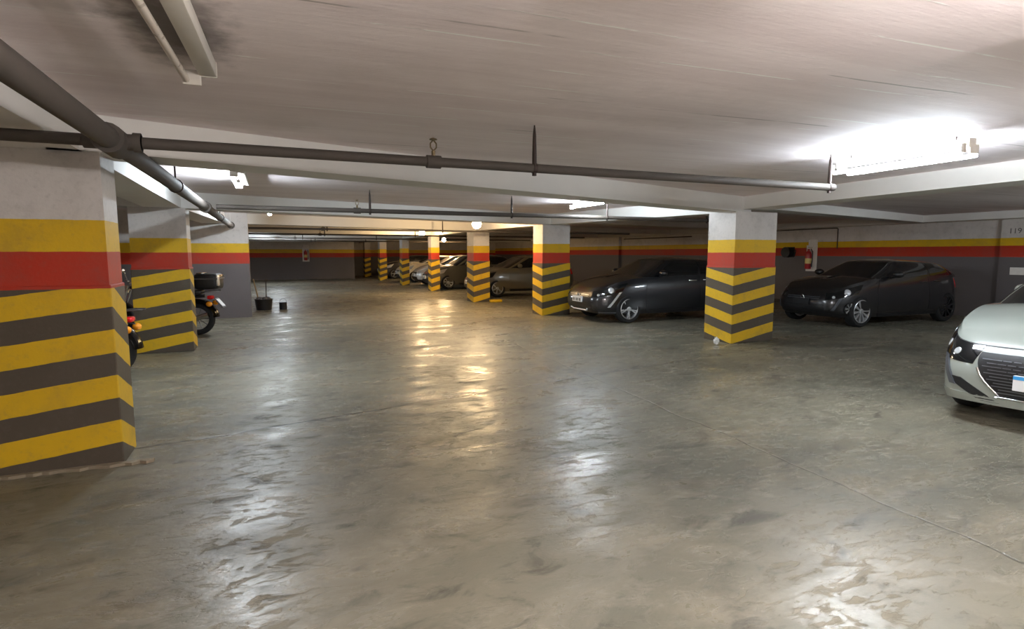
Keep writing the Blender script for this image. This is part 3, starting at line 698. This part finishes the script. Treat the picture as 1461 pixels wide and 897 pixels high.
# ------------------------------------------------------------------ motorcycles
def make_bike(label, loc, rotz, case=True):
    t = thing('motorcycle', label, 'motorcycle', loc, rotz)     # rear wheel axle above origin, nose towards -x
    def whl(x, r, w):
        prof = [(r-.10, -w*.35), (r-.05, -w*.5), (r-.015, -w*.36), (r, 0), (r-.015, w*.36), (r-.05, w*.5), (r-.10, w*.35)]
        ty = obj('wheel', lathe(B(), prof, 36, 'Y', closed=True), M['rubber'], t, 60, 'black motorcycle tyre', (x, 0, r))
        b = lathe(B(), [(r-.10, -w*.33), (r-.09, -w*.33), (r-.09, w*.33), (r-.10, w*.33), (r-.115, 0)], 36, 'Y', closed=True)
        for k in range(10):
            a = 2*PI*k/10; tube(b, [(.03*math.cos(a), 0, .03*math.sin(a)), ((r-.10)*math.cos(a), 0, (r-.10)*math.sin(a))], .008, 6)
        lathe(b, [(.01, -.06), (.045, -.06), (.045, .06), (.01, .06)], 16, 'Y'); obj('rim', b, M['steel'], ty, 40)
    whl(0, .31, .15); whl(-1.38, .31, .11)
    def fender(x, r, a0, a1, w, nm, mat):
        b = B(); up, n = [], 16
        for i in range(n+1):
            a = math.radians(a0+(a1-a0)*i/n); row = []
            for (dy, dr) in ((-w/2, -.05), (-w/2, 0), (-w/4, .02), (w/4, .02), (w/2, 0), (w/2, -.05)):
                row.append(b.verts.new((x+(r+dr)*math.cos(a), dy, .31+(r+dr)*math.sin(a))))
            up.append(row)
        for A, Q in zip(up, up[1:]):
            for i in range(5): b.faces.new((A[i], A[i+1], Q[i+1], Q[i]))
        bmesh.ops.solidify(b, geom=b.faces[:], thickness=.006)
        return obj(nm, b, mat, t, 40)
    fender(0, .36, 5, 130, .19, 'rear_fender', M['black_gloss']); fender(0, .368, 38, 72, .10, 'fender_trim', M['chrome']); fender(-1.38, .35, 40, 150, .14, 'front_fender', M['black_gloss'])
    b = B()
    for s in (-1, 1):
        tube(b, [(-1.38, s*.08, .31), (-1.20, s*.08, .72), (-1.13, s*.08, .95)], .022, 8)
    obj('fork', b, M['chrome'], t, 60)
    b = tube(B(), [(-1.12, 0, .92), (-.75, 0, .75), (-.3, 0, .72), (.15, 0, .74)], .03, 8); tube(b, [(-1.05, 0, .8), (-.85, 0, .35), (-.4, 0, .28), (0, .09, .31)], .025, 8); tube(b, [(-.4, 0, .28), (0, -.09, .31)], .025, 8)
    obj('frame', b, M['black_plastic'], t, 60)
    b = box(B(), -.85, -.42, -.15, .15, .28, .58, .03)
    for z in (.60, .63, .66): lathe(b, [(.01, 0), (.11, 0), (.11, .018), (.01, .018)], 16, 'Z', (-.62, 0, z))
    obj('engine', b, M['steel'], t, 40)
    b = B(); ellipsoid(b, (-.78, 0, .87), .28, .15, .13); obj('fuel_tank', b, M['black_gloss'], t, 60)
    b = box(B(), -.55, .12, -.13, .13, .77, .86, .035); obj('seat', b, M['black_plastic'], t, 40)
    b = tube(B(), [(-.98, -.38, 1.05), (-1.05, -.30, 1.07), (-1.10, -.1, 1.0), (-1.10, .1, 1.0), (-1.05, .30, 1.07), (-.98, .38, 1.05)], .014, 8)
    obj('handlebar', b, M['chrome'], t, 60)
    b = lathe(B(), [(.01, .10), (.06, .09), (.10, 0), (.095, -.02), (.01, -.03)], 18, 'X', (-1.24, 0, .88)); obj('headlight', b, M['chrome'], t, 50)
    for s in (-1, 1):
        b = tube(B(), [(-1.04, s*.28, 1.06), (-1.06, s*.33, 1.2)], .007, 6); ellipsoid(b, (-1.06, s*.36, 1.23), .02, .07, .045); obj('mirror', b, M['chrome'], t, 60)
    b = tube(B(), [(-.75, -.17, .35), (-.5, -.2, .25), (-.2, -.2, .27), (.25, -.2, .40)], [.025, .03, .045, .05], 12); obj('exhaust', b, M['chrome'], t, 50)
    # tail: rack, box, lamps, plate
    b = B()
    for s in (-1, 1): tube(b, [(-.1, s*.1, .80), (.30, s*.1, .84), (.42, s*.06, .84)], .012, 8)
    obj('rear_rack', b, M['steel'], t, 60)
    if case:
        b = box(B(), .02, .44, -.22, .22, .87, 1.17, .06); tc = obj('top_case', b, M['black_plastic'], t, 50)
        b = box(B(), .01, .45, -.225, .225, 1.06, 1.085, .004); obj('case_seam', b, M['steel'], tc)
        b = box(B(), .40, .452, -.17, .17, 1.10, 1.15, .012); obj('case_reflector', b, M['chrome'], tc, 40); b = box(B(), .415, .455, -.215, -.10, .94, 1.14, .012); obj('case_reflector', b, M['alloy'], tc, 40); b = box(B(), .06, .16, -.16, .16, 1.168, 1.19, .008); obj('case_handle', b, M['chrome'], tc, 40)
    b = box(B(), .20, .30, -.08, .08, .68, .75, .02); obj('tail_light', b, M['redlens'], t, 50)
    for s in (-1, 1):
        b = tube(B(), [(.2, s*.08, .66), (.26, s*.16, .64)], .009, 6); tl = obj('indicator_arm', b, M['black_plastic'], t)
        b = B(); ellipsoid(b, (.27, s*.19, .60), .055, .05, .05); obj('indicator', b, M['amber'], tl, 60)
    if case:
        b = box(B(), -.012, .012, -.10, .10, -.13, .10, .004)
        for v in b.verts: v.co = Matrix.Rotation(math.radians(-38), 3, 'Y') @ v.co + Vector((.40, 0, .62))
        pl = obj('plate_holder', b, M['alloy_grey'], t)
        b = box(B(), .0125, .018, -.085, .085, -.10, .07)
        for v in b.verts: v.co = Matrix.Rotation(math.radians(-38), 3, 'Y') @ v.co + Vector((.40, 0, .62))
        obj('number_plate', b, M['plate'], pl)
    b = tube(B(), [(-.5, .12, .28), (-.45, .28, .03), (-.42, .30, .006)], .012, 8); obj('kickstand', b, M['black_plastic'], t, 60)
    return t
make_bike('black motorcycle with a top case, rear wheel showing past the second pillar on the left', (-1.32, 12.2, 0), math.radians(-12))
make_bike('motorcycle mostly hidden behind the nearest pillar, only its shiny tail showing', (-1.93, 8.5, 0), math.radians(-6), case=False)

# ------------------------------------------------------------------ wall fittings and small things
def extinguisher(loc, rotz, label, s=1.0):
    t = thing('fire_extinguisher', label, 'fire extinguisher', loc, rotz)     # back against the wall at local y = 0, faces -y, origin at the base of the bottle
    obj('wall_mount', box(B(), -.17*s, .17*s, -.012, -.001, -.06*s, .95*s-.30*s, .004), M['sign_white'], t)
    obj('sign', box(B(), -.11*s, .17*s, -.018, -.0125, .62*s, .80*s, .003), M['sign_white'], t)
    b = lathe(B(), [(.02*s, 0), (.075*s, .005*s), (.082*s, .03*s), (.082*s, .40*s), (.07*s, .46*s), (.03*s, .50*s), (.028*s, .54*s), (.01*s, .54*s)], 24, 'Z', (-.02*s, -.105*s, 0)); obj('bottle', b, M['ext_red'], t, 40)
    b = lathe(B(), [(.0835*s, .15*s), (.084*s, .15*s), (.084*s, .29*s), (.0835*s, .29*s)], 24, 'Z', (-.02*s, -.105*s, 0)); obj('bottle_label', b, M['sign_yellow'], t, 40)
    b = box(B(), -.05*s, .06*s, -.125*s, -.085*s, .54*s, .57*s, .006); box(b, -.03*s, .09*s, -.12*s, -.09*s, .585*s, .60*s, .004); obj('valve', b, M['chrome'], t, 40)
    b = tube(B(), [(.05*s, -.105*s, .55*s), (.11*s, -.11*s, .48*s), (.12*s, -.12*s, .25*s), (.10*s, -.13*s, .06*s)], [.012*s, .012*s, .012*s, .02*s], 8); obj('hose', b, M['black_plastic'], t, 60)
    return t
extinguisher((15.8, 12.9, 1.05), PI/2*-1, 'red fire extinguisher on a pale board on the right wall, above the dark cars', 1.15)
extinguisher((1.95, 36.0, 1.12), 0, 'small far fire extinguisher on the end wall of the aisle', 1.15)
t = thing('hose_box', 'dark box on the right wall just left of the fire extinguisher', 'hose box', (15.8, 13.75, 1.47))
obj('wall_mount', box(B(), -.01, -.001, -.2, .2, -.05, .28), M['black_plastic'], t)
b = lathe(B(), [(.05, -.20), (.17, -.20), (.17, -.18), (.11, -.17), (.11, -.07), (.17, -.06), (.17, -.04), (.05, -.04)], 24, 'X', (0, 0, .11)); obj('reel', b, M['black_plastic'], t, 40)
b = tube(B(), [(-.12, .0, .22), (-.14, -.2, .24), (-.14, -.36, .16), (-.13, -.30, -.02)], .02, 8); obj('hose', b, M['rubber'], t, 60)
b = tube(B(), [(15.77, 14.6, 2.30), (15.77, 12.05, 2.30), (15.77, 12.02, 2.27), (15.77, 12.02, 1.68)], .014, 8)
o = obj('wall_mounted_conduit', b, M['pipe_dark'], None, 60); tag(o, 'thin dark conduit running along and down the right wall beside the fire extinguisher', 'conduit')
b = tube(B(), [(15.77, 23.3, 2.22), (15.77, 18.5, 2.22)], .022, 8)
o = obj('wall_mounted_conduit', b, M['pipe_dark'], None, 60); tag(o, 'straight dark conduit high on the right wall behind the black hatchback', 'conduit')
# stencilled bay number on the pier of the right wall
cu = bpy.data.curves.new('wall_mounted_lettering', 'FONT'); cu.body = '119'; cu.size = .17; cu.extrude = .001; cu.align_x = 'CENTER'
fo = bpy.data.objects.new('wall_number_tmp', cu); C.objects.link(fo)
dg = bpy.context.evaluated_depsgraph_get(); dg.update(); me = bpy.data.meshes.new_from_object(fo.evaluated_get(dg)); bpy.data.objects.remove(fo)
wn = bpy.data.objects.new('wall_mounted_lettering', me); C.objects.link(wn); me.materials.append(M['faded_ink'])
wn.location = (15.677, 7.53, 2.0); wn.rotation_euler = (PI/2, 0, -PI/2); tag(wn, 'dark bay number stencilled on the right wall above the white hatchback', 'number')
t = thing('wall_placard', 'small white placard on the right wall, over the windscreen of the white hatchback', 'placard', (15.68, 7.32, 1.14))
obj('wall_mount', box(B(), -.012, -.001, -.22, .22, -.07, .07, .003), M['steel'], t); obj('board', box(B(), -.018, -.0125, -.24, .24, -.085, .085, .003), M['sign_white'], t)
# bucket with sticks by the partition
t = thing('bucket', 'dark low bucket with two sticks at the end of the partition wall', 'bucket', (-.22, 16.95, 0))
b = lathe(B(), [(.01, .002), (.19, .002), (.23, .28), (.245, .30), (.225, .30), (.18, .03), (.01, .03)], 24); obj('pail', b, M['black_plastic'], t, 40)
b = tube(B(), [(-.10, 0, .06), (-.16, .02, .45), (-.24, .03, .85)], .018, 8); obj('stick', b, M['wood'], t, 60)
b = tube(B(), [(.06, .02, .06), (.08, .05, .84)], .012, 8); obj('stick', b, M['pipe_dark'], t, 60)
b = B()
for k in range(9):
    a = k*.7; ellipsoid(b, (.13*math.cos(a), .13*math.sin(a), .29+.03*math.sin(k*2.1)), .07, .06, .05, 8, 6)
obj('rubbish', b, M['steel'], t, 60)
t = thing('paint_tin', 'squat tin standing just right of the dark bucket', 'tin', (.27, 16.85, 0))
obj('tin', lathe(B(), [(.01, 0), (.10, 0), (.10, .19), (.105, .2), (.095, .205), (.01, .19)], 20), M['black_plastic'], t, 40)
b = tube(B(), [(-.10, 0, .17), (-.07, 0, .27), (0, 0, .31), (.07, 0, .27), (.10, 0, .17)], .006, 6); obj('handle', b, M['steel'], t, 60)
# litter
b = B(); bmesh.ops.create_icosphere(b, subdivisions=3, radius=1)
for v in b.verts:
    k = .8+.35*math.sin(7*v.co.x+3*v.co.z)*math.cos(6*v.co.y+2) ; v.co = Vector((v.co.x*.045*k, v.co.y*.05*k, max(.0, .065+v.co.z*.075*k)))
o = obj('crumpled_paper', b, M['paper'], None, 60); o.location = (6.93, 7.42, 0); tag(o, 'crumpled white paper on the floor at the foot of the wide chevron pillar', 'litter')
b = box(B(), -.2, .2, -.07, .07, 0, .09, .025); o = obj('wheel_stop', b, M['yellow_paint'], None, 40); o.location = (6.55, 16.75, 0); tag(o, 'small yellow block on the floor beside the pillar under the warm bulb', 'wheel stop')

# ------------------------------------------------------------------ world, camera, output
w = bpy.data.worlds.new('world'); SC.world = w; w.use_nodes = True
w.node_tree.nodes['Background'].inputs[0].default_value = (1, .9, .84, 1); w.node_tree.nodes['Background'].inputs[1].default_value = 1.5
cam = bpy.data.cameras.new('camera'); co = bpy.data.objects.new('camera', cam); C.objects.link(co)
cam.sensor_width = 36; cam.lens = 36*808/1461; cam.clip_start = .05
co.location = (0, 0, 1.55); co.rotation_euler = (math.radians(90-6.18), 0, math.radians(-23.0))
SC.camera = co
SC.view_settings.view_transform = 'Standard'; SC.view_settings.look = 'None'; SC.view_settings.gamma = 1; SC.view_settings.use_curve_mapping = False
SC.view_settings.exposure = .45
SC.cycles.use_denoising = True
try: SC.cycles.denoiser = 'OPENIMAGEDENOISE'
except Exception: pass
SC.cycles.max_bounces = 10; SC.cycles.diffuse_bounces = 6; SC.cycles.glossy_bounces = 5
SC.cycles.sample_clamp_indirect = 8
